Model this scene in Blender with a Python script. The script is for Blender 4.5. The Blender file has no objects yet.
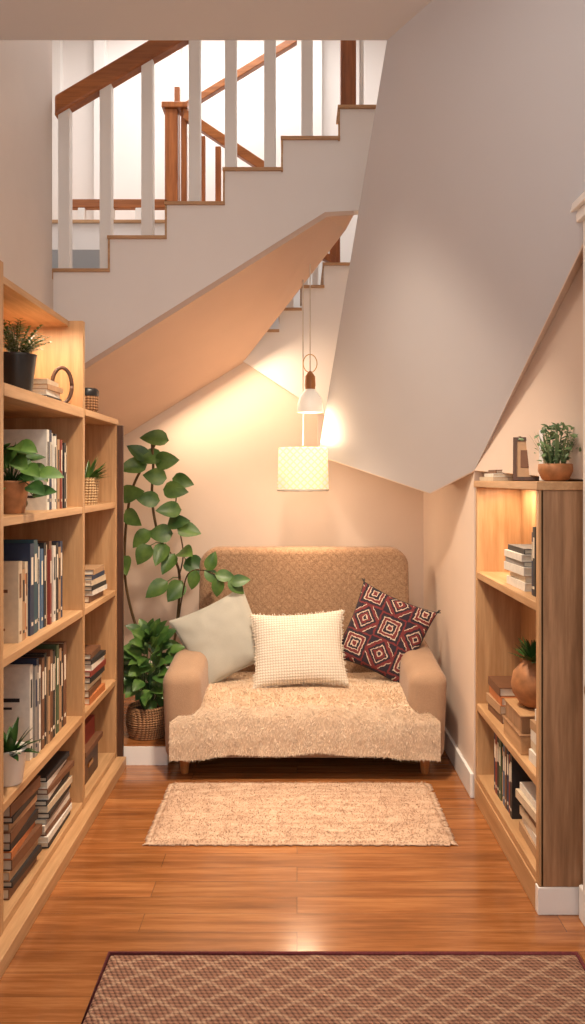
import bpy, math, random
from mathutils import Vector, Matrix, noise
random.seed(7)
S = bpy.context.scene
pi = math.pi
S.view_settings.view_transform = 'Standard'

# ------------------------------------------------------------------ materials
MATS = {}
def s2l(c):
    return tuple(((v/255.0)/12.92 if v/255.0 <= .04045 else ((v/255.0+.055)/1.055)**2.4) for v in c)

class N:
    """tiny node helper"""
    def __init__(s, name):
        s.m = bpy.data.materials.new(name); s.m.use_nodes = True
        s.t = s.m.node_tree; s.b = s.t.nodes['Principled BSDF']
    def n(s, t, **k):
        x = s.t.nodes.new(t)
        for a, v in k.items(): setattr(x, a, v)
        return x
    def l(s, a, b): s.t.links.new(a, b)
    def math(s, op, a, b=None, c=None):
        x = s.n('ShaderNodeMath', operation=op)
        for i, v in enumerate((a, b, c)):
            if v is None: continue
            if isinstance(v, (int, float)): x.inputs[i].default_value = v
            else: s.l(v, x.inputs[i])
        return x.outputs[0]
    def coord(s, scale=(1,1,1), rot=(0,0,0), loc=(0,0,0)):
        c = s.n('ShaderNodeTexCoord'); mp = s.n('ShaderNodeMapping')
        mp.inputs['Scale'].default_value = scale; mp.inputs['Rotation'].default_value = rot
        mp.inputs['Location'].default_value = loc
        s.l(c.outputs['Object'], mp.inputs[0]); return mp.outputs[0]
    def noise(s, vec, scale, detail=4, rough=.5):
        x = s.n('ShaderNodeTexNoise'); s.l(vec, x.inputs['Vector'])
        x.inputs['Scale'].default_value = scale; x.inputs['Detail'].default_value = detail
        x.inputs['Roughness'].default_value = rough
        return x.outputs['Fac']
    def ramp(s, fac, stops, interp='LINEAR'):
        x = s.n('ShaderNodeValToRGB'); x.color_ramp.interpolation = interp
        e = x.color_ramp.elements
        while len(e) < len(stops): e.new(.5)
        for i, (p, c) in enumerate(stops):
            e[i].position = p; e[i].color = (*c, 1)
        s.l(fac, x.inputs[0]); return x.outputs[0]
    def mix(s, fac, a, b, mode='MIX'):
        x = s.n('ShaderNodeMix', data_type='RGBA', blend_type=mode)
        for i, v in ((0, fac), (6, a), (7, b)):
            if isinstance(v, (int, float)): x.inputs[i].default_value = v
            elif isinstance(v, tuple): x.inputs[i].default_value = (*v, 1)
            else: s.l(v, x.inputs[i])
        return x.outputs[2]
    def bump(s, h, strength=.3, dist=.01):
        x = s.n('ShaderNodeBump'); x.inputs['Strength'].default_value = strength
        x.inputs['Distance'].default_value = dist; s.l(h, x.inputs['Height'])
        s.l(x.outputs[0], s.b.inputs['Normal'])
    def col(s, c):
        if isinstance(c, tuple): s.b.inputs['Base Color'].default_value = (*c, 1)
        else: s.l(c, s.b.inputs['Base Color'])
    def set(s, rough=.6, **k):
        s.b.inputs['Roughness'].default_value = rough
        for a, v in k.items(): s.b.inputs[a.replace('_', ' ')].default_value = v

def plain(name, rgb, rough=.6, var=.12, scale=20, bump=.0, metallic=0, sss=None):
    if name in MATS: return MATS[name]
    q = N(name); c = s2l(rgb); v = q.coord()
    f = q.noise(v, scale)
    q.col(q.ramp(f, [(.3, tuple(x*(1-var) for x in c)), (.7, tuple(min(1, x*(1+var)) for x in c))]))
    q.set(rough, Metallic=metallic)
    if bump: q.bump(f, bump, .005)
    MATS[name] = q.m; return q.m

def wood(name, a, b, axis='Y', rough=.45, sc=1.0):
    q = N(name)
    st = {'X': (1.2, 16, 16), 'Y': (16, 1.2, 16), 'Z': (16, 16, 1.2)}[axis]
    v = q.coord(tuple(x*sc for x in st))
    f = q.noise(v, 1.6, 6, .6); f2 = q.noise(v, 7, 3)
    m = q.math('ADD', q.math('MULTIPLY', f, .75), q.math('MULTIPLY', f2, .25))
    q.col(q.ramp(m, [(.33, s2l(b)), (.5, tuple((x+y)/2 for x, y in zip(s2l(a), s2l(b)))), (.62, s2l(a))]))
    q.set(rough); q.bump(m, .08, .004)
    return q.m

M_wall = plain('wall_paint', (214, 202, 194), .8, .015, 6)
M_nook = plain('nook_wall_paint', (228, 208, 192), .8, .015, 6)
M_white = plain('white_paint', (240, 234, 230), .6, .01, 5)
M_trim = plain('trim_white', (240, 237, 234), .4, .01, 5)
M_ceil = plain('ceiling_paint', (206, 206, 211), .85, .01, 4)
M_warmlit = plain('soffit_warm_lit', (216, 186, 166), .8, .02, 5)  # white stair underside with warm lamp light put into its colour
M_oakY = wood('oak_y', (206, 164, 120), (174, 130, 88), 'Y')
M_oakX = wood('oak_x', (206, 164, 120), (174, 130, 88), 'X')
M_oakZ = wood('oak_z', (202, 160, 116), (172, 128, 86), 'Z')
M_tanZ = wood('walnut_side', (180, 138, 102), (130, 94, 64), 'Z')
M_dark = wood('dark_wood', (92, 58, 38), (52, 32, 20), 'Z')
M_rail = wood('rail_wood', (180, 110, 56), (130, 72, 32), 'X', .35)
M_railZ = wood('rail_wood_z', (176, 104, 52), (122, 64, 28), 'Z', .35)
M_nose = wood('nosing_wood', (202, 160, 118), (168, 124, 84), 'X')
M_leg = wood('leg_wood', (196, 134, 78), (150, 94, 50), 'Z')

# wood floor : planks running across the room
q = N('plank_floor'); v = q.coord()
br = q.n('ShaderNodeTexBrick'); q.l(v, br.inputs['Vector'])
br.inputs['Scale'].default_value = 1; br.inputs['Brick Width'].default_value = 1.35
br.inputs['Row Height'].default_value = .105; br.inputs['Mortar Size'].default_value = .0010
br.inputs['Mortar Smooth'].default_value = .4; br.offset = .37; br.offset_frequency = 2
br.inputs['Color1'].default_value = (0, 0, 0, 1); br.inputs['Color2'].default_value = (1, 1, 1, 1)
br.inputs['Mortar'].default_value = (.5, .5, .5, 1)
gv = q.coord((1.3, 18, 1))
add = q.n('ShaderNodeVectorMath', operation='ADD'); q.l(gv, add.inputs[0]); q.l(br.outputs['Color'], add.inputs[1])
g = q.noise(add.outputs[0], 1.5, 7, .65)
base = q.ramp(g, [(.3, s2l((118, 70, 36))), (.5, s2l((154, 97, 54))), (.7, s2l((184, 126, 78)))])
tint = q.mix(br.outputs['Color'], (.80, .77, .74), (1.08, 1.05, 1.0))
c = q.mix(1.0, base, tint, 'MULTIPLY')
c = q.mix(br.outputs['Fac'], c, s2l((88, 52, 28)))
q.col(c); q.set(.2, Coat_Weight=.35, Coat_Roughness=.12); q.bump(q.math('SUBTRACT', g, q.math('MULTIPLY', br.outputs['Fac'], 2)), .12, .003)
M_floor = q.m

def lattice(q, v, fx, fy, axes=(0, 1)):
    sp = q.n('ShaderNodeSeparateXYZ'); q.l(v, sp.inputs[0])
    a = q.math('MULTIPLY', sp.outputs[axes[0]], fx); b = q.math('MULTIPLY', sp.outputs[axes[1]], fy)
    p = q.math('ABSOLUTE', q.math('SUBTRACT', q.math('FRACT', q.math('ADD', a, b)), .5))
    r = q.math('ABSOLUTE', q.math('SUBTRACT', q.math('FRACT', q.math('SUBTRACT', a, b)), .5))
    return q.math('MAXIMUM', p, r), sp

def fabric(name, a, b, scale=260, bump=.35, rough=.95):
    q = N(name); v = q.coord()
    f = q.noise(v, scale, 2); f2 = q.noise(v, 9, 3)
    q.col(q.mix(q.math('ADD', q.math('MULTIPLY', f, .6), q.math('MULTIPLY', f2, .4)), s2l(b), s2l(a)))
    q.set(rough, Sheen_Weight=.15); q.bump(f, bump, .004); return q.m
M_sofa = fabric('sofa_fabric', (190, 156, 126), (140, 108, 84))
q = N('sofa_woven_fabric'); v = q.coord()
d, _ = lattice(q, v, 19, 19, (0, 2)); f = q.noise(v, 150, 3, .75); f2 = q.noise(v, 60, 2)
line = q.ramp(d, [(.28, (0, 0, 0)), (.48, (1, 1, 1))])
base = q.mix(q.ramp(q.math('ADD', q.math('MULTIPLY', f, .7), q.math('MULTIPLY', f2, .3)), [(.35, (0,0,0)), (.65, (1,1,1))]), s2l((134, 102, 76)), s2l((186, 150, 118)))
q.col(q.mix(q.math('MULTIPLY', line, .22), base, s2l((112, 82, 58))))
q.set(.95, Sheen_Weight=.15); q.bump(q.math('SUBTRACT', f, q.math('MULTIPLY', line, .35)), .45, .005)
M_sofab = q.m
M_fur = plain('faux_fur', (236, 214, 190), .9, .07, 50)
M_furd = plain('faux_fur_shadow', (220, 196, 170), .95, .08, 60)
M_sage = fabric('sage_linen', (192, 188, 176), (164, 160, 148), 300, .25)
q = N('knit_cream'); v = q.coord(); sp = q.n('ShaderNodeSeparateXYZ'); q.l(v, sp.inputs[0])
h = q.math('MULTIPLY', q.math('ABSOLUTE', q.math('SINE', q.math('MULTIPLY', sp.outputs[0], 230))),
           q.math('ABSOLUTE', q.math('SINE', q.math('MULTIPLY', sp.outputs[1], 230))))
q.col(q.ramp(h, [(0, s2l((204, 188, 168))), (.5, s2l((234, 222, 206)))])); q.set(.95); q.bump(h, .6, .006)
M_knit = q.m
# kilim cushion: woven square medallions
q = N('kilim_pattern'); v0 = q.coord((1, 1, 1), loc=(.045, .03, 0))
nz = q.n('ShaderNodeTexNoise'); q.l(v0, nz.inputs['Vector']); nz.inputs['Scale'].default_value = 60
v = q.mix(.016, v0, nz.outputs['Color'], 'ADD')
sp = q.n('ShaderNodeSeparateXYZ'); q.l(v, sp.inputs[0])
cells = 7.0
fx = q.math('ABSOLUTE', q.math('SUBTRACT', q.math('FRACT', q.math('MULTIPLY', sp.outputs[0], cells)), .5))
fy = q.math('ABSOLUTE', q.math('SUBTRACT', q.math('FRACT', q.math('MULTIPLY', sp.outputs[1], cells)), .5))
dm = q.math('MAXIMUM', fx, fy); sm = q.math('ADD', fx, fy)
K, C_, R_, G_ = s2l((46, 36, 48)), s2l((204, 182, 162)), s2l((116, 48, 50)), s2l((140, 92, 78))
c1 = q.ramp(dm, [(0, R_), (.07, C_), (.11, K), (.19, C_), (.225, R_), (.31, C_), (.345, K), (.44, R_)], 'CONSTANT')
c2 = q.ramp(sm, [(0, K), (.08, C_), (.13, R_), (.24, K), (.30, C_), (.345, K), (.46, R_), (.60, C_), (.64, K)], 'CONSTANT')
fl = q.math('ADD', q.math('FLOOR', q.math('MULTIPLY', sp.outputs[0], cells)), q.math('FLOOR', q.math('MULTIPLY', sp.outputs[1], cells)))
sel = q.math('GREATER_THAN', q.math('FRACT', q.math('MULTIPLY', fl, .5)), .25)
q.col(q.mix(sel, c1, c2)); q.set(.95); q.bump(q.noise(v0, 300, 2), .4, .004)
M_kilim = q.m
# rugs
q = N('small_rug_weave'); v = q.coord()
f = q.noise(v, 55, 4, .7); f3 = q.noise(q.coord((5, 26, 1)), 1.2, 4)
hh = q.math('ADD', q.math('MULTIPLY', f, .35), q.math('MULTIPLY', f3, .65))
q.col(q.ramp(hh, [(.36, s2l((190, 156, 130))), (.64, s2l((218, 188, 162)))])); q.set(.98); q.bump(hh, .6, .01)
M_rug1 = q.m
q = N('lattice_rug_weave'); v = q.coord()
d, sp = lattice(q, v, 8.0, 12.0, (0, 1))
rows = q.math('ABSOLUTE', q.math('SINE', q.math('MULTIPLY', sp.outputs[1], 230)))
colsn = q.math('ABSOLUTE', q.math('SINE', q.math('MULTIPLY', q.math('ADD', sp.outputs[0], q.math('MULTIPLY', sp.outputs[1], .5)), 210)))
f = q.noise(v, 90, 3, .7)
k = q.math('MULTIPLY', q.math('ADD', rows, colsn), .33)
wv = q.math('ADD', k, q.math('MULTIPLY', f, .5))
dark = q.ramp(wv, [(.25, s2l((78, 50, 42))), (.85, s2l((160, 116, 94)))])
lite = q.ramp(wv, [(.25, s2l((116, 84, 68))), (.85, s2l((190, 152, 126)))])
d2 = q.math('ADD', d, q.math('MULTIPLY', q.math('SUBTRACT', f, .5), .22))
q.col(q.mix(q.ramp(d2, [(.35, (0, 0, 0)), (.46, (1, 1, 1))]), dark, lite)); q.set(.98); q.bump(wv, 1.0, .012)
M_rug2 = q.m
M_rug2b = plain('rug_border', (100, 40, 44), .95, .25, 120, .5)
def wicker(name, a, b):
    q = N(name); v = q.coord(); sp = q.n('ShaderNodeSeparateXYZ'); q.l(v, sp.inputs[0])
    w = q.math('ABSOLUTE', q.math('SINE', q.math('MULTIPLY', sp.outputs[2], 260)))
    u = q.math('ABSOLUTE', q.math('SINE', q.math('MULTIPLY', q.math('ADD', sp.outputs[0], sp.outputs[1]), 160)))
    h = q.math('MULTIPLY', q.math('ADD', w, u), .5)
    q.col(q.ramp(h, [(.2, s2l(b)), (.8, s2l(a))])); q.set(.8); q.bump(h, .8, .01); return q.m
M_wick = wicker('wicker', (182, 134, 92), (104, 68, 44))
M_wickl = wicker('wicker_light', (214, 180, 134), (150, 110, 74))
M_terra = plain('terracotta', (168, 112, 70), .6, .25, 30, .2)
M_black = plain('black_ceramic', (36, 34, 34), .35, .1)
M_pot = plain('white_ceramic', (226, 220, 210), .35, .03)
M_soil = plain('soil', (50, 34, 24), .95, .3, 80, .5)
M_brass = plain('brass', (196, 150, 84), .3, .05, metallic=1)
M_page = plain('book_pages', (226, 214, 194), .9, .06, 200)
M_cord = plain('cord', (225, 215, 200), .6)
def leafmat(name, a, b):
    q = N(name); v = q.coord(); f = q.noise(v, 14, 3)
    q.col(q.ramp(f, [(.3, s2l(a)), (.7, s2l(b))])); q.set(.4)
    return q.m
M_leaf = leafmat('leaf_green', (50, 86, 34), (98, 130, 60))
M_leafd = leafmat('leaf_dark', (34, 66, 30), (70, 106, 48))
M_leafg = leafmat('leaf_grey_green', (70, 100, 62), (128, 150, 100))
M_stem = plain('stem_brown', (92, 72, 44), .8)
# lamp shades
q = N('lamp_shade_glow'); v = q.coord(); d, _ = lattice(q, v, 26, 26, (0, 2))
cc = q.ramp(d, [(.3, s2l((255, 238, 200))), (.48, s2l((240, 208, 158)))])
q.col(cc); q.l(cc, q.b.inputs['Emission Color']); q.b.inputs['Emission Strength'].default_value = .72; q.set(.8)
M_shade = q.m
q = N('opal_glass'); q.col(s2l((240, 230, 216))); q.b.inputs['Emission Color'].default_value = (1, .86, .68, 1)
q.b.inputs['Emission Strength'].default_value = .3; q.set(.3); M_opal = q.m
q = N('bulb_glow'); q.b.inputs['Emission Color'].default_value = (1, .8, .5, 1); q.b.inputs['Emission Strength'].default_value = 10; M_bulb = q.m

# ------------------------------------------------------------------ mesh builder
class MB:
    def __init__(s, name): s.name = name; s.v = []; s.f = []; s.mi = []; s.sm = []; s.mats = []
    def m(s, mat):
        if mat not in s.mats: s.mats.append(mat)
        return s.mats.index(mat)
    def add(s, vs, fs, mat, smooth=False):
        o = len(s.v); s.v += [tuple(x) for x in vs]; i = s.m(mat)
        for f in fs: s.f.append(tuple(o+k for k in f)); s.mi.append(i); s.sm.append(smooth)
    BF = [(0,3,2,1),(4,5,6,7),(0,1,5,4),(1,2,6,5),(2,3,7,6),(3,0,4,7)]
    def box(s, x0, x1, y0, y1, z0, z1, mat, M=None):
        vs = [Vector(p) for p in ((x0,y0,z0),(x1,y0,z0),(x1,y1,z0),(x0,y1,z0),(x0,y0,z1),(x1,y0,z1),(x1,y1,z1),(x0,y1,z1))]
        if M: vs = [M @ p for p in vs]
        s.add(vs, s.BF, mat)
    def hexa(s, vs, mat): s.add(vs, s.BF, mat)
    def prism(s, pts, vec, mat):
        n = len(pts); vec = Vector(vec); a = [Vector(p) for p in pts]; b = [p+vec for p in a]
        s.add(a+b, [tuple(range(n)), tuple(range(2*n-1, n-1, -1))] + [((i+1) % n, i, n+i, n+(i+1) % n) for i in range(n)], mat)
    def lathe(s, c, prof, mat, seg=28, rip=None):
        c = Vector(c); vs = []; fs = []
        for r, z in prof:
            for k in range(seg):
                a = 2*pi*k/seg; rr = r*(rip(a, z) if rip else 1)
                vs.append(c+Vector((rr*math.cos(a), rr*math.sin(a), z)))
        for i in range(len(prof)-1):
            for k in range(seg):
                fs.append((i*seg+k, i*seg+(k+1) % seg, (i+1)*seg+(k+1) % seg, (i+1)*seg+k))
        s.add(vs, fs, mat, True)
        if prof[0][0] > 1e-4: s.add(vs[:seg], [tuple(range(seg-1, -1, -1))], mat)
        if prof[-1][0] > 1e-4: s.add(vs[-seg:], [tuple(range(seg))], mat)
    def tube(s, pts, r, mat, seg=7):
        pts = [Vector(p) for p in pts]; rs = r if isinstance(r, (list, tuple)) else [r]*len(pts)
        vs = []; fs = []
        for i, p in enumerate(pts):
            t = (pts[min(i+1, len(pts)-1)]-pts[max(i-1, 0)]).normalized()
            u = t.cross(Vector((.31, .95, .1))).normalized(); w = t.cross(u)
            for k in range(seg):
                a = 2*pi*k/seg; vs.append(p+(u*math.cos(a)+w*math.sin(a))*rs[i])
        for i in range(len(pts)-1):
            for k in range(seg): fs.append((i*seg+k, i*seg+(k+1) % seg, (i+1)*seg+(k+1) % seg, (i+1)*seg+k))
        fs.append(tuple(range(seg-1, -1, -1))); fs.append(tuple(range(len(vs)-seg, len(vs))))
        s.add(vs, fs, mat, True)
    def leaf(s, base, d, n, L, W, mat, curl=.25, pw=.8):
        base = Vector(base); d = Vector(d).normalized(); n = Vector(n); n = (n-d*n.dot(d)).normalized(); sd = d.cross(n)
        vs = []; fs = []; K = 7
        for i in range(K+1):
            t = i/K; w = W/2*math.sin(pi*min(1, t**pw))**.8 if 0 < t < 1 else .0008
            c = base+d*L*t-n*(curl*L*t*t)
            for q_ in (-1, -.5, 0, .5, 1): vs.append(c+sd*w*q_+n*abs(q_)*w*.28)
        for i in range(K):
            for k in range(4): a = i*5+k; fs.append((a, a+1, a+6, a+5))
        s.add(vs, fs, mat, True)
    def book(s, M, dep, t, h, mat, band=None):
        """local: spine in x=0 plane facing +x, thickness along y 0..t, height z 0..h"""
        c = .003
        s.box(-dep, 0, 0, c, 0, h, mat, M); s.box(-dep, 0, t-c, t, 0, h, mat, M)
        s.box(-c, 0, c, t-c, 0, h, mat, M)
        s.box(-dep+.006, -c, c, t-c, .004, h-.005, M_page, M)
        if band:
            s.box(0, .0008, t*.25, t*.75, h*.55, h*.85, band, M); s.box(0, .0008, t*.3, t*.7, h*.10, h*.14, band, M)
            s.box(-dep*.8, -dep*.2, -.0008, 0, h*.62, h*.66, band, M); s.box(-dep*.8, -dep*.35, -.0008, 0, h*.54, h*.565, band, M)
            s.box(-dep*.75, -dep*.25, -.0008, 0, h*.15, h*.18, band, M)
    def build(s, bevel=0, seg=2, parent=None, mat_w=None, solid=0, sub=0):
        me = bpy.data.meshes.new(s.name); me.from_pydata(s.v, [], s.f)
        for m in s.mats: me.materials.append(m)
        me.polygons.foreach_set('material_index', s.mi); me.polygons.foreach_set('use_smooth', s.sm); me.update()
        o = bpy.data.objects.new(s.name, me); S.collection.objects.link(o)
        if mat_w: o.matrix_world = mat_w
        if parent: o.parent = parent
        if solid:
            d = o.modifiers.new('sol', 'SOLIDIFY'); d.thickness = solid; d.offset = -1
        if bevel:
            b = o.modifiers.new('bev', 'BEVEL'); b.width = bevel; b.segments = seg; b.limit_method = 'ANGLE'; b.angle_limit = .6
            if seg > 2:
                for p in me.polygons: p.use_smooth = True
        return o
def empty(name, loc=(0,0,0)):
    e = bpy.data.objects.new(name, None); S.collection.objects.link(e); e.empty_display_size = .1; return e
def quick(name, fn, bevel=0, seg=2, parent=None, **k):
    b = MB(name); fn(b); return b.build(bevel, seg, parent, **k)

# ------------------------------------------------------------------ room shell
LX = -1.255; RX = .79; RX2 = 1.0; BY = 5.0; CZ = 3.0
quick('floor', lambda b: b.box(LX-.1, 1.3, -1.6, 5.1, -.1, 0, M_floor))
quick('wall_left', lambda b: (b.box(LX-.1, LX, -1.6, 4.10, 0, 5.2, M_wall), b.box(LX-.1, LX, 4.10, 5.1, 0, 2.45, M_wall)))
quick('wall_nook_right', lambda b: b.box(RX, RX+.35, 3.57, 5.0, 0, 2.9, M_nook))
quick('wall_shelf_side', lambda b: b.box(RX2, RX2+.14, 2.60, 3.57, 0, 5.2, M_nook))
quick('wall_right', lambda b: b.box(.94, 1.14, -1.6, 2.60, 0, CZ, M_wall))
quick('wall_back', lambda b: b.prism([(LX, BY, 0), (RX+.35, BY, 0), (RX+.35, BY, 1.2), (RX, BY, 1.42), (-.356, BY, 2.17), (LX, BY, 1.62)], (0, .1, 0), M_nook))
# big sloping soffit on the right: one plane
A=(.323,2.87,CZ); C=(.125,4.75,1.566); D=(.653,3.93,1.356); E=(.79,3.55,1.466); F=(.94,2.38,2.316); G=(.94,1.66,CZ)
quick('ceiling', lambda b: b.prism([(LX, -1.6, CZ), (.94, -1.6, CZ), G, A, (LX, 2.87, CZ)], (0, 0, .25), M_ceil))
quick('ceiling_soffit', lambda b: b.add([A,C,D,E,F,G], [(0,1,2,3,4,5)], M_ceil), solid=.012)
def sofc(b):   # closures between the sloping soffit and the walls
    b.add([C, D, E, (.79,BY,1.50), (.125,BY,1.86)], [(0,1,3,4),(1,2,3)], M_nook)
    b.add([E, F, (RX2,2.55,2.30), (RX2,2.55,1.42), (RX2,3.57,1.42), (.79,3.57,1.42)], [(0,4,5),(0,1,2),(0,2,3,4)], M_nook)
quick('wall_soffit_return', sofc, solid=.006)
# stair flight: stringer + treads
SY = 4.12
xs = [LX, -.963, -.670, -.371, -.072, .2215, .55]
zs = [2.49, 2.66, 2.835, 3.01, 3.17, 3.33]
st = empty('staircase')
def stringer(b):
    pts = [(LX, SY, 1.92), (.144, SY, 2.80), (.55, SY, 2.82), (.55, SY, zs[5])]
    top = []
    for i in range(5, -1, -1):
        top += [(xs[i+1], SY, zs[i]), (xs[i], SY, zs[i])]
    b.prism(pts + top[1:], (0, .07, 0), M_white)
quick('stringer', stringer, parent=st)
def yend(x): return 5.0 if x < -.356 else max(4.3, 5.0-(x+.356)/.606*.8)
def treads(b):
    for i in range(6):
        ye = min(yend(xs[i]), yend(xs[i+1]))
        b.box(xs[i]-.012, xs[i+1], SY-.015, ye, zs[i]+.0005, zs[i]+.016, M_nose)
        b.box(xs[i]-.010, xs[i]-.0005, SY-.006, SY, zs[i]-.165, zs[i], M_nose)
        b.box(xs[i], xs[i]+.02, SY+.07, ye, zs[i]-.17, zs[i], M_white)
quick('treads', treads, parent=st)
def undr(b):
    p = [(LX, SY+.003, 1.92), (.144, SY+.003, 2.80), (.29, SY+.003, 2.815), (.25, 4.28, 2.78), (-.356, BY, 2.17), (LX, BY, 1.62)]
    b.add(p, [(0,1,4,5),(1,2,3),(1,3,4)], M_warmlit, False)
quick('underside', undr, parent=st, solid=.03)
def rz(x): return 3.31+.59*(x+1.31)
def bal(b):
    for x, si in ((-1.205,0), (-.99,0), (-.775,1), (-.53,2), (-.343,3), (-.14,3), (.052,4)):
        b.box(x-.03, x+.03, SY+.01, SY+.07, zs[si]+.016, rz(x)-.02, M_trim)
    b.box(.325, .345, SY+.01, SY+.07, zs[5]+.016, 4.2, M_trim)
quick('balusters', bal, .004, parent=st)
def hr(b):
    a = -1.25; e = .45; w0 = SY-.005; w1 = SY+.075
    b.hexa([(a, w0, rz(a)-.05), (e, w0, rz(e)-.05), (e, w1, rz(e)-.05), (a, w1, rz(a)-.05),
            (a, w0, rz(a)+.055), (e, w0, rz(e)+.055), (e, w1, rz(e)+.055), (a, w1, rz(a)+.055)], M_rail)
quick('handrail', hr, .012, parent=st)
quick('newel_post', lambda b: b.box(.225, .305, SY, SY+.08, zs[5]+.017, 4.5, M_railZ), .006, parent=st)

# second flight seen through the gap above the back wall
lf = empty('rear_staircase')
def ls(b):
    pr = [(-.356, 2.17), (-.356+.02, 2.20), (-.20, 2.336), (-.11, 2.336), (-.11, 2.47), (.03, 2.47), (.03, 2.61), (.17, 2.61), (.17, 2.75), (.79, 2.75), (.79, 1.42)]
    b.prism([(x, BY-.03, z) for x, z in pr][::-1], (0, .13, 0), M_white)
    for x0, x1, z in ((-.21, -.11, 2.336), (-.12, .03, 2.47), (.02, .17, 2.61), (.16, .6, 2.75)):
        b.box(x0, x1, BY-.045, BY+.5, z+.0005, z+.016, M_nose)
quick('rear_stringer', ls, parent=lf)
def lb(b):
    for x, z in ((-.04, 2.486), (.05, 2.626), (.115, 2.626)): b.box(x-.018, x+.018, BY, BY+.04, z, z+.55, M_trim)
    b.box(.205, .27, BY, BY+.07, 2.77, 3.3, M_railZ)
    b.hexa([(.05, BY-.01, 2.86), (.24, BY-.01, 2.76), (.24, BY+.05, 2.76), (.05, BY+.05, 2.86), (.05, BY-.01, 2.90), (.24, BY-.01, 2.81), (.24, BY+.05, 2.81), (.05, BY+.05, 2.90)], M_railZ)
quick('rear_newel', lb, .003, parent=lf)

# upper hall
def uh(b):
    b.box(-2.7, 2.1, 6.5, 6.6, 1.0, 5.2, M_white)
    b.box(-2.7, -2.6, 4.1, 6.5, 2.3, 5.2, M_white)
    b.box(-2.7, LX-.1, 4.0, 4.1, 2.3, 5.2, M_white)
    b.box(1.14, 1.24, 2.6, 6.5, 2.0, 5.2, M_white)
    b.box(LX, 1.14, 2.87, 2.95, 3.25, 5.2, M_white)
quick('wall_upper_hall', uh)
quick('ceiling_upper', lambda b: b.box(-2.7, 2.1, 2.8, 6.6, 5.2, 5.3, M_white))
quick('trim_1', lambda b: (b.box(-1.63, -1.54, 6.42, 6.5, 1.5, 5.2, M_trim), b.box(-2.0, -1.9, 6.42, 6.5, 1.5, 5.2, M_trim), b.box(.1,.2,6.42,6.5,1.5,5.2,M_trim), b.box(-1.0,-.94,6.42,6.5,1.5,5.2,M_trim)))
quick('landing_floor', lambda b: (b.box(-2.6, -.2, 5.5, 6.5, 3.0, 3.18, M_white), b.box(-2.6, -.2, 5.48, 6.5, 3.18, 3.2, M_nose)))
def lrail(b):
    Y = 5.56
    b.box(-1.60, -.90, Y, Y+.06, 3.31, 3.37, M_rail)
    b.box(-.92, -.83, Y, Y+.09, 3.2, 4.0, M_railZ); b.box(-.81, -.77, Y+.02, Y+.07, 3.2, 4.0, M_railZ); b.box(-.94, -.76, Y-.02, Y+.11, 4.0, 4.04, M_railZ)
    b.hexa([(-.79, Y, 3.93), (-.22, Y, 3.55), (-.22, Y+.06, 3.55), (-.79, Y+.06, 3.93), (-.79, Y, 4.01), (-.22, Y, 3.63), (-.22, Y+.06, 3.63), (-.79, Y+.06, 4.01)], M_rail)
    for x in (-.66, -.55): b.box(x-.02, x+.02, Y+.01, Y+.05, 3.2, 3.9+(-.79-x)*.66, M_railZ)
    b.box(-.90, -.86, Y+.3, Y+.34, 3.2, 4.3, M_railZ)
    b.hexa([(-.9, Y+.3, 4.08), (.0, Y+.3, 4.63), (.0, Y+.36, 4.63), (-.9, Y+.36, 4.08), (-.9, Y+.3, 4.14), (.0, Y+.3, 4.69), (.0, Y+.36, 4.69), (-.9, Y+.36, 4.14)], M_rail)
    for x in (-1.5, -1.3, -1.1): b.box(x-.025, x+.025, Y, Y+.05, 3.2, 3.31, M_trim)
quick('landing_railing', lrail, .005)

# baseboards, plinths, platform
quick('baseboard_right', lambda b: b.box(RX-.016, RX, 3.57, BY, 0, .11, M_trim), .004)
quick('baseboard_back', lambda b: b.box(-.6, RX-.02, BY-.016, BY, 0, .11, M_trim), .004)
quick('baseboard_door_side', lambda b: b.box(.915, .94, -1.5, 2.60, 0, .11, M_trim), .004)
def plat(b):
    b.box(LX, -.645, 3.985, BY, 0, .09, M_trim)
    b.box(LX, -.645, 3.995, BY, .09, .097, M_floor)
quick('plant_platform', plat)
def door(b):
    b.box(.925, .94, 1.2, 2.50, .11, 2.2, M_trim); b.box(.90, .94, 2.42, 2.52, .11, 2.24, M_trim)
    b.box(.885, .94, 1.1, 2.54, 2.24, 2.275, M_trim); b.box(.87, .94, 1.1, 2.56, 2.275, 2.30, M_trim)
quick('door_1', door, .003)
def knob(b):
    M = Matrix.Translation((.925, 2.36, .80)) @ Matrix.Rotation(-pi/2, 4, 'Y')
    bb = MB('x'); bb.lathe((0,0,0), [(.026,0),(.026,.006),(.010,.01),(.010,.035),(.024,.045),(.028,.058),(.022,.07),(.001,.074)], M_brass, 20)
    b.add([M @ Vector(p) for p in bb.v], bb.f, M_brass, True)
quick('door_knob', knob)

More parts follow.
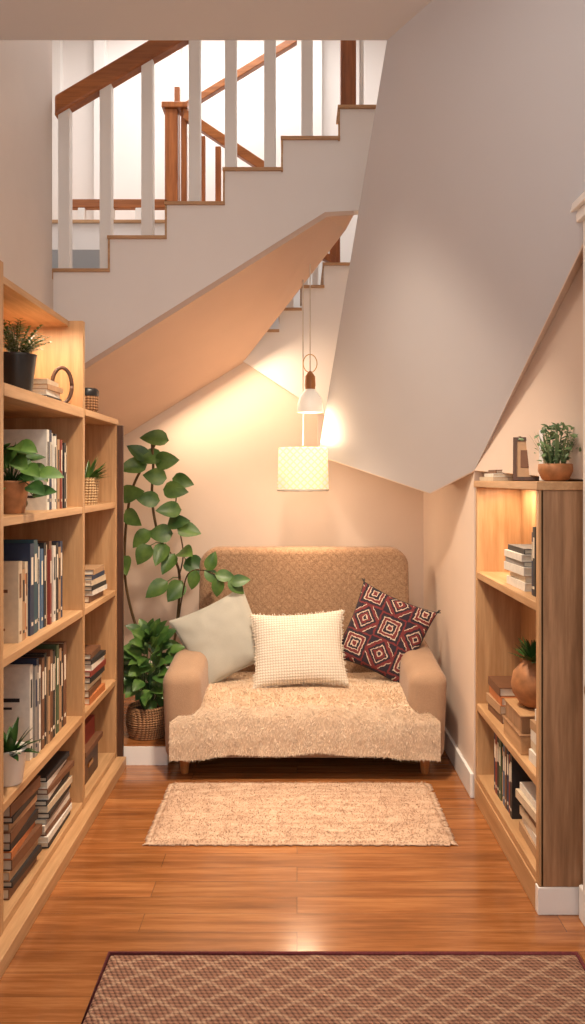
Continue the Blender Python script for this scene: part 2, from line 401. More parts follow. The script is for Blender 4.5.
# ------------------------------------------------------------------ left bookcase
FX = -.89; T = .028
SH = [1.72, 1.31, .88, .44, .08]       # shelf tops
YA, YB, YC = 2.42, 3.33, 3.96
def lbk(b):
    B = LX+.004
    b.box(B, FX, YA-.02, YA+T-.02, .02, 2.085, M_oakZ)
    b.box(B, FX, YB, YB+T, .02, 2.085, M_oakZ)
    b.box(B, FX, YC-T, YC, .02, 1.72-T, M_oakZ)
    b.box(B, B+.012, .9, YB, .02, 2.085, M_oakZ)
    b.box(B, B+.012, YB+T, YC-T, .02, 1.72-T, M_oakZ)
    b.box(B, FX-.06, .9, YB, 2.060, 2.085, M_oakY)
    for z in SH[:1]: b.box(B, FX+.004, YB+T, YC+.01, z-T, z, M_oakY)
    b.box(B, FX+.002, YA+T-.02, YB, SH[0]-T-.012, SH[0], M_oakY)
    for z in SH[1:]:
        b.box(B+.012, FX-.002, YA+T-.02, YB, z-T, z, M_oakY); b.box(B+.012, FX-.002, YB+T, YC-T, z-T, z, M_oakY)
    b.box(B, FX, .9, .9+T, .02, 2.085, M_oakZ)
    for z in SH: b.box(B+.012, FX-.002, .9+T, YA-.02, z-T, z, M_oakY)
    b.box(B, -.845, .9, YC, 0, .052, M_oakY)
quick('bookcase', lbk, .0025)
quick('trim_2', lambda b: b.box(-.93, -.862, YC+.003, YC+.022, 0, 1.69, M_dark), .002)

PAL = {k: plain('cover_'+k, c, .55, .08, 40) for k, c in dict(
    white=(222,216,206), cream=(206,188,162), navy=(38,52,80), teal=(44,80,92), black=(38,36,38), brown=(112,74,50),
    tan=(176,140,106), grey=(140,136,132), red=(130,50,40), green=(74,92,64), blue=(74,104,136), orange=(186,112,64)).items()}
def band(c): return {'white': PAL['black'], 'cream': PAL['brown'], 'tan': PAL['black'], 'grey': PAL['navy']}.get(c, M_page)
def row_px(name, xsp, y0, z, spec, lean=0):
    b = MB(name); y = y0
    for i, (c, t, h, d) in enumerate(spec):
        M = Matrix.Translation((xsp-random.uniform(0, .012), y, z+.0005))
        b.book(M, d, t, h, PAL[c], band(c)); y += t+.001
    return b.build()
def row_nx(name, xsp, y0, z, spec):
    b = MB(name); y = y0
    for c, t, h, d in spec:
        M = Matrix.Translation((xsp+random.uniform(0, .01), y+t, z+.0005)) @ Matrix.Rotation(pi, 4, 'Z')
        b.book(M, d, t, h, PAL[c], band(c)); y += t+.001
    return b.build()
def stack(name, xsp, yc, z, spec, sgn=1):
    b = MB(name); zz = z+.0005
    for c, t, L, d in spec:
        R = Matrix(((1,0,0,0),(0,0,1,0),(0,1,0,0),(0,0,0,1))) if sgn > 0 else Matrix(((-1,0,0,0),(0,0,1,0),(0,1,0,0),(0,0,0,1)))
        M = Matrix.Translation((xsp-sgn*random.uniform(0, .015), yc-L/2+random.uniform(-.008, .008), zz)) @ Matrix.Rotation(random.uniform(-.05, .05), 4, 'Z') @ R
        b.book(M, d, t, L, PAL[c]); zz += t+.0005
    return b.build()
# near bay
row_px('book_row', -.925, 2.97, SH[1], [('white',.03,.30,.17),('navy',.022,.30,.17),('white',.03,.29,.17),('white',.022,.28,.17),('black',.025,.29,.17),('tan',.03,.27,.17),('red',.02,.27,.16),('grey',.022,.25,.16),('black',.03,.26,.16),('cream',.025,.25,.16)])
row_px('book_row', -.925, 2.66, SH[2], [('cream',.035,.27,.18),('tan',.03,.24,.18),('orange',.02,.22,.17),('cream',.03,.26,.17),('navy',.04,.32,.18),('teal',.04,.33,.18),('navy',.025,.31,.18),('white',.022,.30,.17),('blue',.03,.29,.17),('black',.025,.31,.17),('cream',.03,.3,.16),('red',.02,.28,.16),('brown',.03,.31,.16),('white',.03,.29,.16),('black',.025,.3,.16),('tan',.03,.28,.16),('navy',.03,.3,.16)])
row_px('book_row', -.925, 2.80, SH[3], [('white',.03,.33,.18),('grey',.03,.32,.18),('navy',.025,.34,.17),('white',.025,.31,.17),('brown',.03,.33,.17),('black',.03,.34,.17),('tan',.025,.32,.17),('brown',.03,.34,.16),('black',.035,.33,.16),('cream',.025,.3,.16),('green',.03,.34,.16),('tan',.03,.32,.16),('black',.03,.3,.16),('brown',.04,.33,.16)])
stack('magazine_stack', -.90, 3.06, SH[4], [('black',.022,.3,.24),('white',.022,.31,.25),('brown',.02,.3,.24),('white',.022,.31,.25),('grey',.02,.29,.24),('black',.02,.3,.25),('cream',.025,.3,.24),('black',.02,.3,.24),('white',.02,.29,.24),('brown',.02,.3,.24),('white',.024,.29,.24),('black',.018,.28,.24)])
stack('book_pile', -.91, 2.70, SH[4], [('brown',.035,.27,.25),('black',.02,.26,.24),('tan',.03,.26,.24),('brown',.035,.27,.25),('orange',.025,.26,.24),('black',.03,.26,.24),('brown',.035,.27,.25),('tan',.025,.25,.24),('black',.02,.25,.24),('brown',.04,.26,.23)])
stack('book_pile', -.93, 3.10, SH[0], [('black',.022,.18,.15),('white',.022,.17,.15),('tan',.02,.17,.14),('cream',.02,.16,.14)])
# far bay
stack('book_pile', -.90, 3.64, SH[2], [('brown',.03,.24,.2),('white',.022,.23,.19),('black',.02,.23,.2),('cream',.025,.22,.18),('navy',.02,.21,.18),('tan',.025,.2,.18)])
stack('book_pile', -.90, 3.62, SH[3], [('orange',.03,.26,.2),('brown',.03,.25,.2),('cream',.03,.25,.2),('black',.025,.24,.2),('red',.025,.25,.2),('white',.025,.23,.2),('black',.02,.22,.18),('brown',.025,.2,.18)])
def fb(b):
    b.box(-1.1, -.93, 3.46, 3.74, SH[4]+.001, SH[4]+.14, M_dark); b.box(-1.09, -.91, 3.45, 3.75, SH[4]+.14, SH[4]+.165, PAL['brown'])
    b.box(-1.08, -.94, 3.5, 3.72, SH[4]+.165, SH[4]+.25, PAL['red']); b.box(-.93, -.926, 3.56, 3.64, SH[4]+.06, SH[4]+.08, M_brass)
quick('storage_box', fb, .004)
def ringclk(b):
    c = Vector((-.95, 3.235, SH[0]+.088)); pts = []
    for k in range(33):
        a = 2*pi*k/32; pts.append(c+Vector((.034*math.cos(a), .02*math.cos(a), .072*math.sin(a)-.004)))
    b.tube(pts, .008, M_dark, 8)
    b.box(c.x-.03, c.x+.03, c.y-.014, c.y+.014, SH[0]+.001, SH[0]+.012, M_dark)
quick('ring_ornament', ringclk)

# ------------------------------------------------------------------ plants & pots
def blades(b, c, n, L, W, mat, spread=.9, curl=.35, up=.35, r0=.015):
    for i in range(n):
        a = random.uniform(0, 2*pi); e = random.uniform(up, 1.0)
        d = Vector((math.cos(a)*(1-e*.85)*spread, math.sin(a)*(1-e*.85)*spread, e)).normalized()
        base = Vector(c)+Vector((math.cos(a)*r0, math.sin(a)*r0, 0))
        b.leaf(base, d, Vector((-d.x*.4, -d.y*.4, 1)) if d.z < .8 else Vector((-math.cos(a), -math.sin(a), .3)), L*random.uniform(.7, 1.1), W*random.uniform(.8, 1.15), mat, curl*random.uniform(.5, 1.2), .7)
def potprof(r0, r1, h): return [(r0*.95, 0), (r0, .006), (r1, h-.008), (r1*1.03, h), (r1*.9, h), (r1*.88, h-.02), (.001, h-.02)]
def potted(name, c, r0, r1, h, pm, fn):
    b = MB(name); b.lathe(c, potprof(r0, r1, h), pm); b.lathe(c, [(r1*.87, h-.019), (.001, h-.014)], M_soil); fn(b, Vector(c)+Vector((0, 0, h-.02))); return b.build()
def fern(b, c):     # arching fronds with pairs of small leaflets
    for i in range(36):
        a = random.uniform(0, 2*pi); L = random.uniform(.12, .19); e = random.uniform(.6, 1.4); pts = []
        for k in range(9):
            t = k/8; r = L*t*math.cos(e)*1.0; z = L*t*math.sin(e)-.25*L*t*t
            pts.append(c+Vector((math.cos(a)*r, math.sin(a)*r, z)))
        b.tube(pts, .0013, M_leafd, 4)
        for k in range(2, 9):
            dd = (pts[k]-pts[k-1]).normalized(); sd = dd.cross(Vector((0,0,1))).normalized()
            for s_ in (-1, 1): b.leaf(pts[k], sd*s_+dd*.7, (0, -.3, 1), .036*(1.1-k/14), .014, M_leaf, .2)
potted('potted_fern', (-1.0, 2.86, SH[0]+.001), .05, .066, .15, M_black, fern)
def trail(b, c):
    for i in range(34):
        a = random.uniform(0, 2*pi); r = random.uniform(.0, .09); z = random.uniform(-.03, .15)
        p = c+Vector((math.cos(a)*r, math.sin(a)*r, z)); b.tube([c, (c+p)/2+Vector((0,0,.03)), p], .0018, M_leafd, 5)
        b.leaf(p, (math.cos(a)+random.uniform(-.3,.3), math.sin(a)-.3, random.uniform(-.7, .5)), (0, -.7, .7), .085, .06, random.choice((M_leaf, M_leafd)), .3)
potted('potted_pothos', (-.965, 2.70, SH[1]+.001), .045, .06, .11, M_terra, trail)
potted('potted_succulent', (-.935, 2.60, SH[3]+.001), .042, .055, .115, M_pot, lambda b, c: blades(b, c, 50, .10, .024, M_leafd, 1.2, .15, .15))
b_ = MB('patterned_jar'); b_.lathe((-.93, 3.54, SH[0]+.001), [(.040,0),(.050,.01),(.051,.09),(.044,.10),(.038,.10),(.037,.02),(.001,.02)], M_wick)
b_.lathe((-.93, 3.54, SH[0]+.001), [(.0515,.07),(.0525,.075),(.0525,.095),(.045,.104)], M_black); b_.build()
potted('potted_succulent', (-.94, 3.58, SH[1]+.001), .045, .055, .12, M_wickl, lambda b, c: blades(b, c, 45, .11, .02, M_leaf, .9, .2, .25))

def bush(b, c):
    cc = Vector((-.765, 4.17, .45))
    for i in range(120):
        while True:
            p = Vector((random.uniform(-1,1), random.uniform(-1,1), random.uniform(-1,1)))
            if p.length < 1: break
        q_ = cc+Vector((p.x*.125, p.y*.10, p.z*.19))
        out = Vector((p.x*1.2, p.y*.6-.35, p.z*.6+random.uniform(-.2,.4)))
        if i % 3 == 0: b.tube([c+Vector((p.x*.02,p.y*.02,0)), (c+q_)/2+Vector((p.x*.03,0,0)), q_], .0022, M_leafd, 5)
        b.leaf(q_, out, (random.uniform(-.4,.4), -.8, .7), random.uniform(.07,.10), random.uniform(.05,.07), random.choice((M_leaf, M_leaf, M_leafd)), .3)
b_ = MB('potted_rubber_plant')
pr = []
for i in range(15):
    t = i/14; r = .085+.022*math.sin(pi*(t*.75+.1)); pr += [(r, t*.15), (r+.005, t*.15+.005)]
pr += [(.088, .157), (.084, .13), (.001, .13)]
b_.lathe((-.775, 4.15, .098), pr, M_wick, 36, lambda a, z: 1+.018*math.sin(a*18+ (int(z*93) % 2)*pi))
b_.lathe((-.775, 4.15, .098), [(.083, .131), (.001, .136)], M_soil)
bush(b_, Vector((-.775, 4.15, .225))); b_.build()

# tall climbing plant
b_ = MB('tall_potted_plant')
b_.lathe((-.78, 4.74, .098), potprof(.1, .12, .24), M_pot); b_.lathe((-.78, 4.74, .098), [(.105, .225), (.001, .232)], M_soil)
def smooth(pts, n=6):
    out = []; P_ = [Vector(p) for p in pts]; P_ = [P_[0]]+P_+[P_[-1]]
    for i in range(1, len(P_)-2):
        for k in range(n):
            t = k/n; a, b2, c2, d2 = P_[i-1:i+3]
            out.append(.5*((2*b2)+(-a+c2)*t+(2*a-5*b2+4*c2-d2)*t*t+(-a+3*b2-3*c2+d2)*t**3))
    out.append(P_[-2]); return out
stem1 = smooth([(-.75,4.72,.32),(-.70,4.68,.6),(-.69,4.66,.9),(-.80,4.66,1.08),(-.84,4.64,1.3),(-.83,4.62,1.5),(-.84,4.62,1.66)])
stem2 = smooth([(-.78,4.72,.32),(-.92,4.70,.5),(-1.0,4.68,.8),(-1.0,4.66,1.1),(-.96,4.64,1.35),(-.88,4.63,1.52),(-.80,4.62,1.66)])
stem3 = smooth([(-.70,4.68,.55),(-.66,4.6,.75),(-.60,4.42,.9),(-.50,4.33,.93),(-.36,4.30,.87)])
stem4 = smooth([(-.69,4.66,.85),(-.66,4.64,1.0),(-.70,4.62,1.25),(-.68,4.61,1.42)])
for s_ in (stem1, stem2): b_.tube(s_, .008, M_stem, 8)
for s_ in (stem3, stem4): b_.tube(s_, .0045, M_stem, 6)
LV = [(-.81,1.66),(-.91,1.58),(-.75,1.53),(-.65,1.41),(-.93,1.50),(-.82,1.44),(-.86,1.31),(-.73,1.25),(-.94,1.20),(-.62,1.13),(-.79,1.11),
      (-.88,.99),(-.99,.93),(-.74,.94),(-.64,1.01),(-.58,.93),(-.80,.80),(-.70,1.36),(-.96,1.34),(-.78,1.0),(-.70,.78),(-.84,1.55),(-.68,1.18),(-.9,1.08)]
allp = stem1+stem2+stem4
for (x, z) in LV:
    p = Vector((x, 4.58+random.uniform(-.03, .03), z)); n_ = min(allp, key=lambda s_: (s_-p).length)
    d = (p-n_); d.y *= .3
    if d.length < .03: d = Vector((random.choice((-1, 1)), -.2, .2))
    d = d.normalized()+Vector((random.uniform(-.25,.25), -.15, random.uniform(-.35,.1)))
    d.normalize(); st_ = p-d*.075
    b_.tube([n_, (n_+st_)/2+Vector((0,0,.012)), st_], .0028, M_leaf, 5)
    b_.leaf(st_, d, (random.uniform(-.35,.35), -1, random.uniform(.1,.7)), random.uniform(.13,.165), random.uniform(.09,.115), random.choice((M_leaf, M_leaf, M_leafd)), .22, .75)
for (x, y, z, dx, dz) in ((-.50,4.33,.93,.7,-.5),(-.44,4.31,.91,1,-.1),(-.37,4.30,.88,.8,-.6),(-.42,4.31,.90,-.1,-1),(-.55,4.36,.93,-.2,-.9),(-.48,4.32,.93,.3,.8),(-.36,4.30,.87,1,.2)):
    b_.leaf((x, y-.01, z), (dx, -.1, dz), (.1, -1, .4), .11, .07, M_leaf, .2)
b_.build()

# ------------------------------------------------------------------ right bookcase
def rbk(b):
    B = RX2-.004; X0 = RX+.002; y0, y1 = 2.62, 3.55
    b.box(X0+.006, B, y0, y0+T, .09, 1.39, M_tanZ)
    b.box(X0, X0+.016, y0, y0+T+.004, .09, 1.39, M_oakZ)
    b.box(X0, B, y1-T, y1, .09, 1.39, M_oakZ)
    b.box(B-.012, B, y0+T, y1-T, .09, 1.39, M_oakZ)
    b.box(X0-.008, B, y0-.006, y1, 1.39, 1.418, M_oakY)
    for z in (1.018, .438, .125): b.box(X0, B-.012, y0+T, y1-T, z-.03, z, M_oakY)
    b.box(X0-.004, B, y0+T, y1, .0, .095, M_oakY)
    b.box(X0-.004, B, y0-.004, y0+T, 0, .09, M_trim)
quick('low_bookcase', rbk, .0025)
Z1, Z2, Z3, Z0 = 1.018, .438, .125, 1.418
stack('book_pile', .815, 3.02, Z1, [('white',.03,.24,.15),('cream',.025,.23,.15),('white',.03,.24,.15),('grey',.02,.22,.15),('white',.025,.23,.15),('black',.02,.22,.14)], -1)
row_nx('book_row', .825, 2.70, Z1, [('black',.025,.24,.14),('brown',.02,.22,.14),('grey',.025,.25,.14),('black',.03,.24,.14),('navy',.02,.22,.14)])
stack('book_pile', .815, 3.33, Z2, [('brown',.035,.2,.15),('tan',.035,.2,.15),('orange',.035,.2,.15),('brown',.035,.2,.15)], -1)
def vas(b):
    c = (.887, 2.98, Z2+.142)
    b.lathe(c, [(.035,0),(.055,.01),(.082,.05),(.088,.085),(.08,.125),(.055,.155),(.042,.165),(.044,.175),(.036,.175),(.034,.16),(.001,.155)], M_terra)
    blades(b, (.887, 2.98, Z2+.30), 45, .11, .022, M_leafd, .8, .2, .3)
quick('round_vase_plant', vas)
def wbx(b):
    b.box(.80, .975, 2.86, 3.1, Z2+.001, Z2+.066, M_oakY); b.box(.795, .98, 2.855, 3.105, Z2+.066, Z2+.074, M_tanZ)
    b.box(.805, .97, 2.87, 3.09, Z2+.074, Z2+.134, M_tanZ); b.box(.80, .975, 2.865, 3.095, Z2+.134, Z2+.141, M_oakY)
quick('wooden_box', wbx, .003)
stack('book_pile', .82, 2.74, Z2, [('white',.04,.16,.15),('cream',.03,.16,.15),('white',.04,.155,.15),('tan',.03,.15,.15),('white',.04,.15,.15)], -1)
row_nx('book_row', .82, 3.06, Z3, [('black',.03,.25,.15),('red',.025,.23,.15),('navy',.03,.26,.15),('brown',.025,.24,.15),('blue',.03,.25,.15),('tan',.025,.22,.15),('green',.03,.25,.15),('black',.03,.26,.15),('red',.03,.24,.15),('navy',.03,.25,.15)])
stack('magazine_stack', .815, 2.82, Z3, [('tan',.035,.28,.15),('white',.03,.28,.15),('cream',.03,.27,.15),('brown',.03,.27,.15),('cream',.03,.26,.15),('white',.025,.26,.15)], -1)
stack('book_pile', .80, 3.38, Z0, [('cream',.016,.22,.10),('white',.014,.2,.10),('brown',.014,.2,.09)], -1)
def frm(b, w, h, y, x, yaw, fm, im):
    M = Matrix.Translation((x, y, Z0+.003)) @ Matrix.Rotation(yaw, 4, 'Z') @ Matrix.Rotation(-.2, 4, 'X')
    e = .014
    b.box(-w/2, w/2, 0, .014, 0, e, fm, M); b.box(-w/2, w/2, 0, .014, h-e, h, fm, M)
    b.box(-w/2, -w/2+e, 0, .014, e, h-e, fm, M); b.box(w/2-e, w/2, 0, .014, e, h-e, fm, M)
    b.box(-w/2+e, w/2-e, .004, .010, e, h-e, im, M)
    b.box(-w/2+e*2, w/2-e*2, .002, .004, h*.3, h*.7, PAL['brown'], M)
quick('picture_frame', lambda b: frm(b, .12, .17, 3.05, .885, -.3, M_dark, PAL['tan']))
quick('picture_frame', lambda b: frm(b, .10, .19, 2.90, .93, -.3, M_trim, PAL['cream']))
def bowlplant(b):
    c = (.885, 2.74, Z0+.001)
    b.lathe(c, [(.03,0),(.045,.006),(.058,.035),(.057,.058),(.052,.06),(.049,.05),(.001,.048)], M_terra)
    blades(b, (c[0], c[1], Z0+.05), 40, .13, .007, M_leafg, .5, .12, .6, .03)
    for i in range(220):
        z = random.uniform(0, .125); w_ = .018+.018*math.sin(z/.125*2.4)
        p = Vector((c[0]+random.gauss(0, w_), c[1]+random.gauss(0, w_), Z0+.065+z))
        b.leaf(p, (random.uniform(-1,1), random.uniform(-1,1), random.uniform(0,1)), (random.uniform(-.5,.5), -.6, .8), .022, .012, M_leafg, .2)
quick('potted_herb', bowlplant)

# ------------------------------------------------------------------ sofa
sf = empty('loveseat')
def rb(name, x0, x1, y0, y1, z0, z1, mat, bev, seg=5, fn=None):
    b = MB(name); b.box(x0, x1, y0, y1, z0, z1, mat)
    if fn: b.v = [fn(Vector(p)) for p in b.v]
    return b.build(bev, seg, sf)
SXa, SXb = -.635, .71
rb('base', SXa+.05, SXb-.05, 3.85, 4.62, .075, .26, M_sofa, .03)
rb('seat_cushion', SXa+.16, SXb-.16, 3.82, 4.45, .20, .345, M_sofa, .045)
def armf(s):
    def f(p):
        z = p.z+(.06 if p.y > 4.1 and p.z > .3 else 0); x = p.x+(s*.012 if p.z > .3 else -s*.006); return (x, p.y, z)
    return f
rb('arm_1', SXa, SXa+.185, 3.79, 4.50, .075, .50, M_sofa, .058, 7, armf(-1))
rb('arm_2', SXb-.185, SXb, 3.79, 4.50, .075, .50, M_sofa, .058, 7, armf(1))
def sback(b):
    X0, X1, Z0_, Z1_, r = -.555, .635, .12, 1.03, .10
    out = []
    for cx, cz, a0 in ((X1-r, Z1_-r, 0), (X0+r, Z1_-r, 90)):
        for k in range(9): a = math.radians(a0+90*k/8); out.append((cx+r*math.cos(a), cz+r*math.sin(a)))
    out += [(X0, Z0_), (X1, Z0_)]
    pts = [(x, 4.43+(z-.2)*.13, z) for x, z in out]
    b.prism(pts, (0, .17, 0), M_sofab)
quick('back', sback, .035, 5, sf)
def legs(b):
    for x in (SXa+.09, SXb-.09):
        for y in (3.88, 4.52): b.lathe((x, y, 0), [(.016, 0), (.02, .01), (.028, .085), (.03, .09)], M_leg, 16)
quick('legs', legs, parent=sf)

def furpath(t):
    pts = [(4.44,.352),(4.2,.365),(4.0,.368),(3.88,.362),(3.80,.345),(3.765,.30),(3.755,.22),(3.758,.13)]
    f = t*(len(pts)-1); i = min(int(f), len(pts)-2); k = f-i
    return pts[i][0]*(1-k)+pts[i+1][0]*k, pts[i][1]*(1-k)+pts[i+1][1]*k
def furpos(u, t):
    y, z = furpath(t); w = 0 if y > 3.84 else min(1, (3.84-y)/.07)
    xa = (SXa+.18)*(1-w)+(SXa+.035)*w; xb = (SXb-.18)*(1-w)+(SXb-.035)*w
    x = xa*(1-u)+xb*u; n_ = noise.noise(Vector((x*5, t*5, 0)))
    if w > 0: z -= .03*abs(u-.5)**2*4*w; z += .014*n_*t
    return Vector((x, y-.008*n_*w, z+.008*n_))
def pile(b, fpos, cnt, mat, L0, L1, w0, flat, clump):
    fv = []; ff = []
    for k in range(cnt):
        p, nn, tt = fpos()
        cl_ = noise.noise_vector(p*18)
        d = (nn*(1-flat)+tt*flat+cl_*clump+Vector((random.gauss(0,.22), random.gauss(0,.22), random.gauss(0,.22)-.1))).normalized()
        L = random.uniform(L0, L1); w = d.cross(Vector((random.random(), random.random(), random.random()))).normalized()*w0
        o_ = len(fv); m_ = p+d*L*.55; tp = p+d*L+Vector((0,0,-.15*L))
        fv += [p-w, p+w, m_+w*.8, m_-w*.8, tp]; ff += [(o_, o_+1, o_+2, o_+3), (o_+3, o_+2, o_+4)]
    b.add(fv, ff, mat, True)
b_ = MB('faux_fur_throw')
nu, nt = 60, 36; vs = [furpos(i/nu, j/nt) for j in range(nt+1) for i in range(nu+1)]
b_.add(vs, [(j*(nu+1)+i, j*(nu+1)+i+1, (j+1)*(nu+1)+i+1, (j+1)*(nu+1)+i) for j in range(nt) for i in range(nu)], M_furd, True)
def fp():
    u = random.random(); t = random.random()**.85; p = furpos(u, t); e = .01
    tu = (furpos(min(1, u+e), t)-furpos(max(0, u-e), t)).normalized(); tt = (furpos(u, min(1, t+e))-furpos(u, max(0, t-e))).normalized()
    nn = tt.cross(tu).normalized()
    if nn.y > 0 and t > .6: nn = -nn
    if t <= .6 and nn.z < 0: nn = -nn
    return p, nn, tt
pile(b_, fp, 48000, M_fur, .007, .014, .0011, .45, .4); b_.build()

# cushions
def cushion(name, loc, yaw, lean, spin, w, h, t, mat, amp=.006, seam=None):
    b = MB(name); n_ = 34
    for sgn in (1, -1):
        vs = []
        for j in range(n_+1):
            for i in range(n_+1):
                u = math.sin(pi/2*(2*i/n_-1)); v_ = math.sin(pi/2*(2*j/n_-1))
                x = w/2*u*(1-.09*(1-v_*v_)); y = h/2*v_*(1-.09*(1-u*u))
                th = t/2*max(0, (1-u*u)*(1-v_*v_))**.42
                nz = noise.noise(Vector((x*9, y*9, sgn*3+loc[0]*7)))+.5*noise.noise(Vector((x*22, y*22, sgn)))
                th += amp*nz*min(1, th/(t*.2))
                vs.append((x, y, sgn*th))
        fs = [(j*(n_+1)+i, j*(n_+1)+i+1, (j+1)*(n_+1)+i+1, (j+1)*(n_+1)+i) for j in range(n_) for i in range(n_)]
        if sgn < 0: fs = [f[::-1] for f in fs]
        b.add(vs, fs, mat, True)
    ring = []
    for k in range(81):
        s_ = k/80*4; q_ = int(s_) % 4; f = math.sin(pi/2*(2*(s_-int(s_))-1)) if k < 80 else -1
        u, v_ = ((f,-1),(1,f),(-f,1),(-1,-f))[q_]
        ring.append((w/2*u*(1-.09*(1-v_*v_)), h/2*v_*(1-.09*(1-u*u)), 0))
    b.tube(ring, .004, seam or mat, 6)
    M = Matrix.Translation(loc) @ Matrix.Rotation(yaw, 4, 'Z') @ Matrix.Rotation(math.radians(90-lean), 4, 'X') @ Matrix.Rotation(math.radians(spin), 4, 'Z')
    return b, M
b_, M = cushion('throw_pillow', (-.395, 4.24, .58), .12, 20, 25, .43, .41, .15, M_sage, .010); b_.build(mat_w=M)
b_, M = cushion('throw_pillow', (.01, 4.12, .55), 0, 24, 3, .48, .38, .15, M_knit, .006)
for k in range(260):
    s_ = random.random()*4; q_ = int(s_); f = 2*(s_-q_)-1
    u, v_ = ((f,-1),(1,f),(-f,1),(-1,-f))[q_]; p = Vector((.24*u*(1-.09*(1-v_*v_)), .19*v_*(1-.09*(1-u*u)), 0)); d = Vector((p.x*.4 if abs(u) < 1 else p.x*3, p.y, random.uniform(-.1,.1))).normalized()
    b_.tube([p, p+d*random.uniform(.008,.016)], .0018, M_knit, 4)
b_.build(mat_w=M)
b_, M = cushion('throw_pillow', (.465, 4.25, .60), -.15, 18, -22, .42, .43, .14, M_kilim, .008, PAL['black'])
for sx in (-1, 1):
    for sy in (-1, 1):
        for k in range(7):
            p = Vector((sx*.208, sy*.213, 0)); d = Vector((sx, sy, 0)).normalized()+Vector((random.uniform(-.4,.4), random.uniform(-.4,.4), random.uniform(-.3,.3))); b_.tube([p, p+d*.02], .0022, PAL['black'], 4)
b_.build(mat_w=M)

# ------------------------------------------------------------------ rugs
def rug(name, x0, x1, y0, y1, th, mat, border=None, fringe=False, amp=.003):
    b = MB(name); nx, ny = 90, 50; vs = []
    for j in range(ny+1):
        for i in range(nx+1):
            x = x0+(x1-x0)*i/nx; y = y0+(y1-y0)*j/ny
            if i in (0, nx): x += .006*noise.noise(Vector((y*16, i, 0)))
            if j in (0, ny): y += .005*noise.noise(Vector((x*12, j, 4)))
            e = min(i, nx-i, (j), (ny-j))
            vs.append((x, y, th*(1 if e > 0 else .45)+amp*abs(noise.noise(Vector((x*25, y*25, 1))))))
    b.add(vs, [(j*(nx+1)+i, j*(nx+1)+i+1, (j+1)*(nx+1)+i+1, (j+1)*(nx+1)+i) for j in range(ny) for i in range(nx)], mat, True)
    b.box(x0+.003, x1-.003, y0+.003, y1-.003, .0008, th*.45, mat)
    if border:
        b.tube([(x0,y0,th*.6),(x0,y1,th*.6),(x1,y1,th*.6),(x1,y0,th*.6)], .009, border, 6)
    if fringe:
        def rp():
            return Vector((random.uniform(x0, x1), random.uniform(y0, y1), th)), Vector((0,0,1)), Vector((random.uniform(-1,1), random.uniform(-.3,.3), 0))
        pile(b, rp, 34000, mat, .004, .008, .0014, .55, .35)
        for k in range(420):
            sx = random.choice((-1, 1)); y = random.uniform(y0, y1); x = x1 if sx > 0 else x0; L = random.uniform(.012, .026)
            b.tube([(x-sx*.004, y, th*.6), (x+sx*L*.6, y+random.uniform(-.005,.005), th*.4), (x+sx*L, y+random.uniform(-.01,.01), .003)], .002, mat, 4)
        for k in range(500):
            x = random.uniform(x0, x1); sy = random.choice((-1, 1)); y = y1 if sy > 0 else y0
            b.tube([(x, y-sy*.004, th*.6), (x+random.uniform(-.004,.004), y+sy*random.uniform(.004,.01), .004)], .002, mat, 4)
    return b.build()
rug('fringed_rug', -.575, .60, 3.11, 3.73, .012, M_rug1, None, True, .004)
rug('patterned_rug', -.56, .835, 1.2, 2.39, .012, M_rug2, M_rug2b)

# ------------------------------------------------------------------ pendants
def pend(b):
    x, y = .034, 4.5; zc = 1.36
    b.lathe((x, y, zc), [(.138, 0), (.144, .004), (.138, .235), (.134, .24), (.131, .236), (.137, .004), (.132, .0)], M_shade, 40)
    b.lathe((x, y, zc), [(.142, -.004), (.147, 0), (.147, .008), (.142, .01)], M_cord, 40)
    b.lathe((x, y, zc+.09), [(.001, 0), (.02, .01), (.03, .035), (.02, .06), (.012, .08)], M_bulb, 16)
    for a in (0, 2.1, 4.2): b.tube([(x, y, zc+.2), (x+.134*math.cos(a), y+.134*math.sin(a), zc+.232)], .0025, M_brass)
    b.lathe((x, y, zc+.17), [(.014, 0), (.014, .07), (.004, .08)], M_brass, 12)
    b.tube([(x, y, zc+.2), (x, y, 2.60)], .0035, M_cord)
quick('drum_pendant_lamp', pend)
def pend2(b):
    x, y = .072, 4.4; z = 1.79
    b.lathe((x, y, z), [(.070, 0), (.072, .004), (.071, .045), (.060, .085), (.035, .118), (.024, .13), (.022, .126), (.033, .112), (.056, .08), (.067, .045), (.067, .002)], M_opal, 32)
    b.lathe((x, y, z+.128), [(.026, 0), (.030, .02), (.028, .07), (.018, .085), (.006, .10)], M_leg, 24)
    b.lathe((x, y, z+.03), [(.001, 0), (.02, .012), (.024, .03), (.012, .06)], M_bulb, 14)
    ring = [(x+.038*math.cos(2*pi*k/24), y, z+.27+.05*math.sin(2*pi*k/24)) for k in range(25)]
    b.tube(ring, .0025, M_brass)
    b.tube([(x, y, z+.22), (x, y, 2.66)], .003, M_cord)
quick('dome_pendant_lamp', pend2)

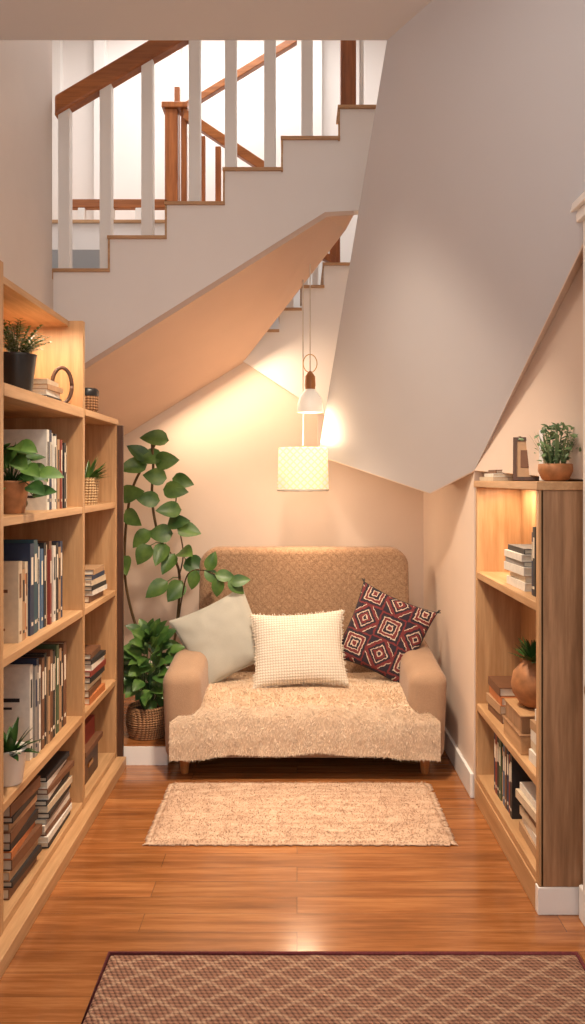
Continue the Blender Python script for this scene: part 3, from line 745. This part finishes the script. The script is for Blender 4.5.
# ------------------------------------------------------------------ lights
def light(name, kind, loc, power, color, size=.1, rot=None, size_y=None, spread=None):
    l = bpy.data.lights.new(name, kind); l.energy = power; l.color = color
    if kind == 'AREA':
        l.size = size
        if size_y: l.shape = 'RECTANGLE'; l.size_y = size_y
        if spread: l.spread = spread
    else: l.shadow_soft_size = size
    o = bpy.data.objects.new(name, l); S.collection.objects.link(o); o.location = loc
    if rot: o.rotation_euler = [math.radians(a) for a in rot]
    return o
W = (1, .74, .50)
light('drum_bulb_light', 'POINT', (.034, 4.5, 1.56), 4.5, W, .07)
light('drum_bulb_down', 'POINT', (.034, 4.48, 1.30), 8, W, .10)
light('dome_bulb_light', 'POINT', (.072, 4.4, 1.74), 1.3, W, .05)
light('cove_light', 'AREA', (-.50, 4.76, 2.00), 7.5, W, .9, (0, -32, 0), .10)
light('bookcase_spot', 'AREA', (-1.03, 3.12, 2.05), 3.2, W, .2, (0, 0, 0), .06)
light('low_bookcase_spot', 'AREA', (.9, 3.3, 1.385), 2.2, W, .1, (0, 0, 0), .3)
light('room_ceiling_light', 'AREA', (-.1, 1.5, 2.97), 16, (1, .86, .72), .9)
light('nook_downlight', 'AREA', (-.1, 2.75, 2.97), 26, (1, .81, .61), .2, (14, 0, 0), None, 1.5)
light('front_fill_light', 'AREA', (-.1, -1.4, 2.0), 34, (1, .955, .91), 1.6, (94, 0, 0))  # added frontal fill, unseen behind the camera, brightens stringer and floor
light('hall_light', 'AREA', (-.6, 5.4, 5.1), 48, (1, .97, .93), 1.6)
light('hall_window_light', 'AREA', (-1.9, 5.0, 4.3), 9, (.95, .97, 1), 1.0, (0, -80, 0))
w = bpy.data.worlds.new('world'); S.world = w; w.use_nodes = True
w.node_tree.nodes['Background'].inputs[0].default_value = (.95, .95, .97, 1); w.node_tree.nodes['Background'].inputs[1].default_value = .28

# ------------------------------------------------------------------ camera
cam = bpy.data.cameras.new('camera'); co = bpy.data.objects.new('camera', cam); S.collection.objects.link(co)
co.location = (0, 0, 1.43); co.rotation_euler = (pi/2, 0, 0)
cam.sensor_width = 36; cam.lens = 28.125; cam.shift_y = -34/1024; cam.shift_x = -4.5/1024; cam.clip_start = .05
S.camera = co
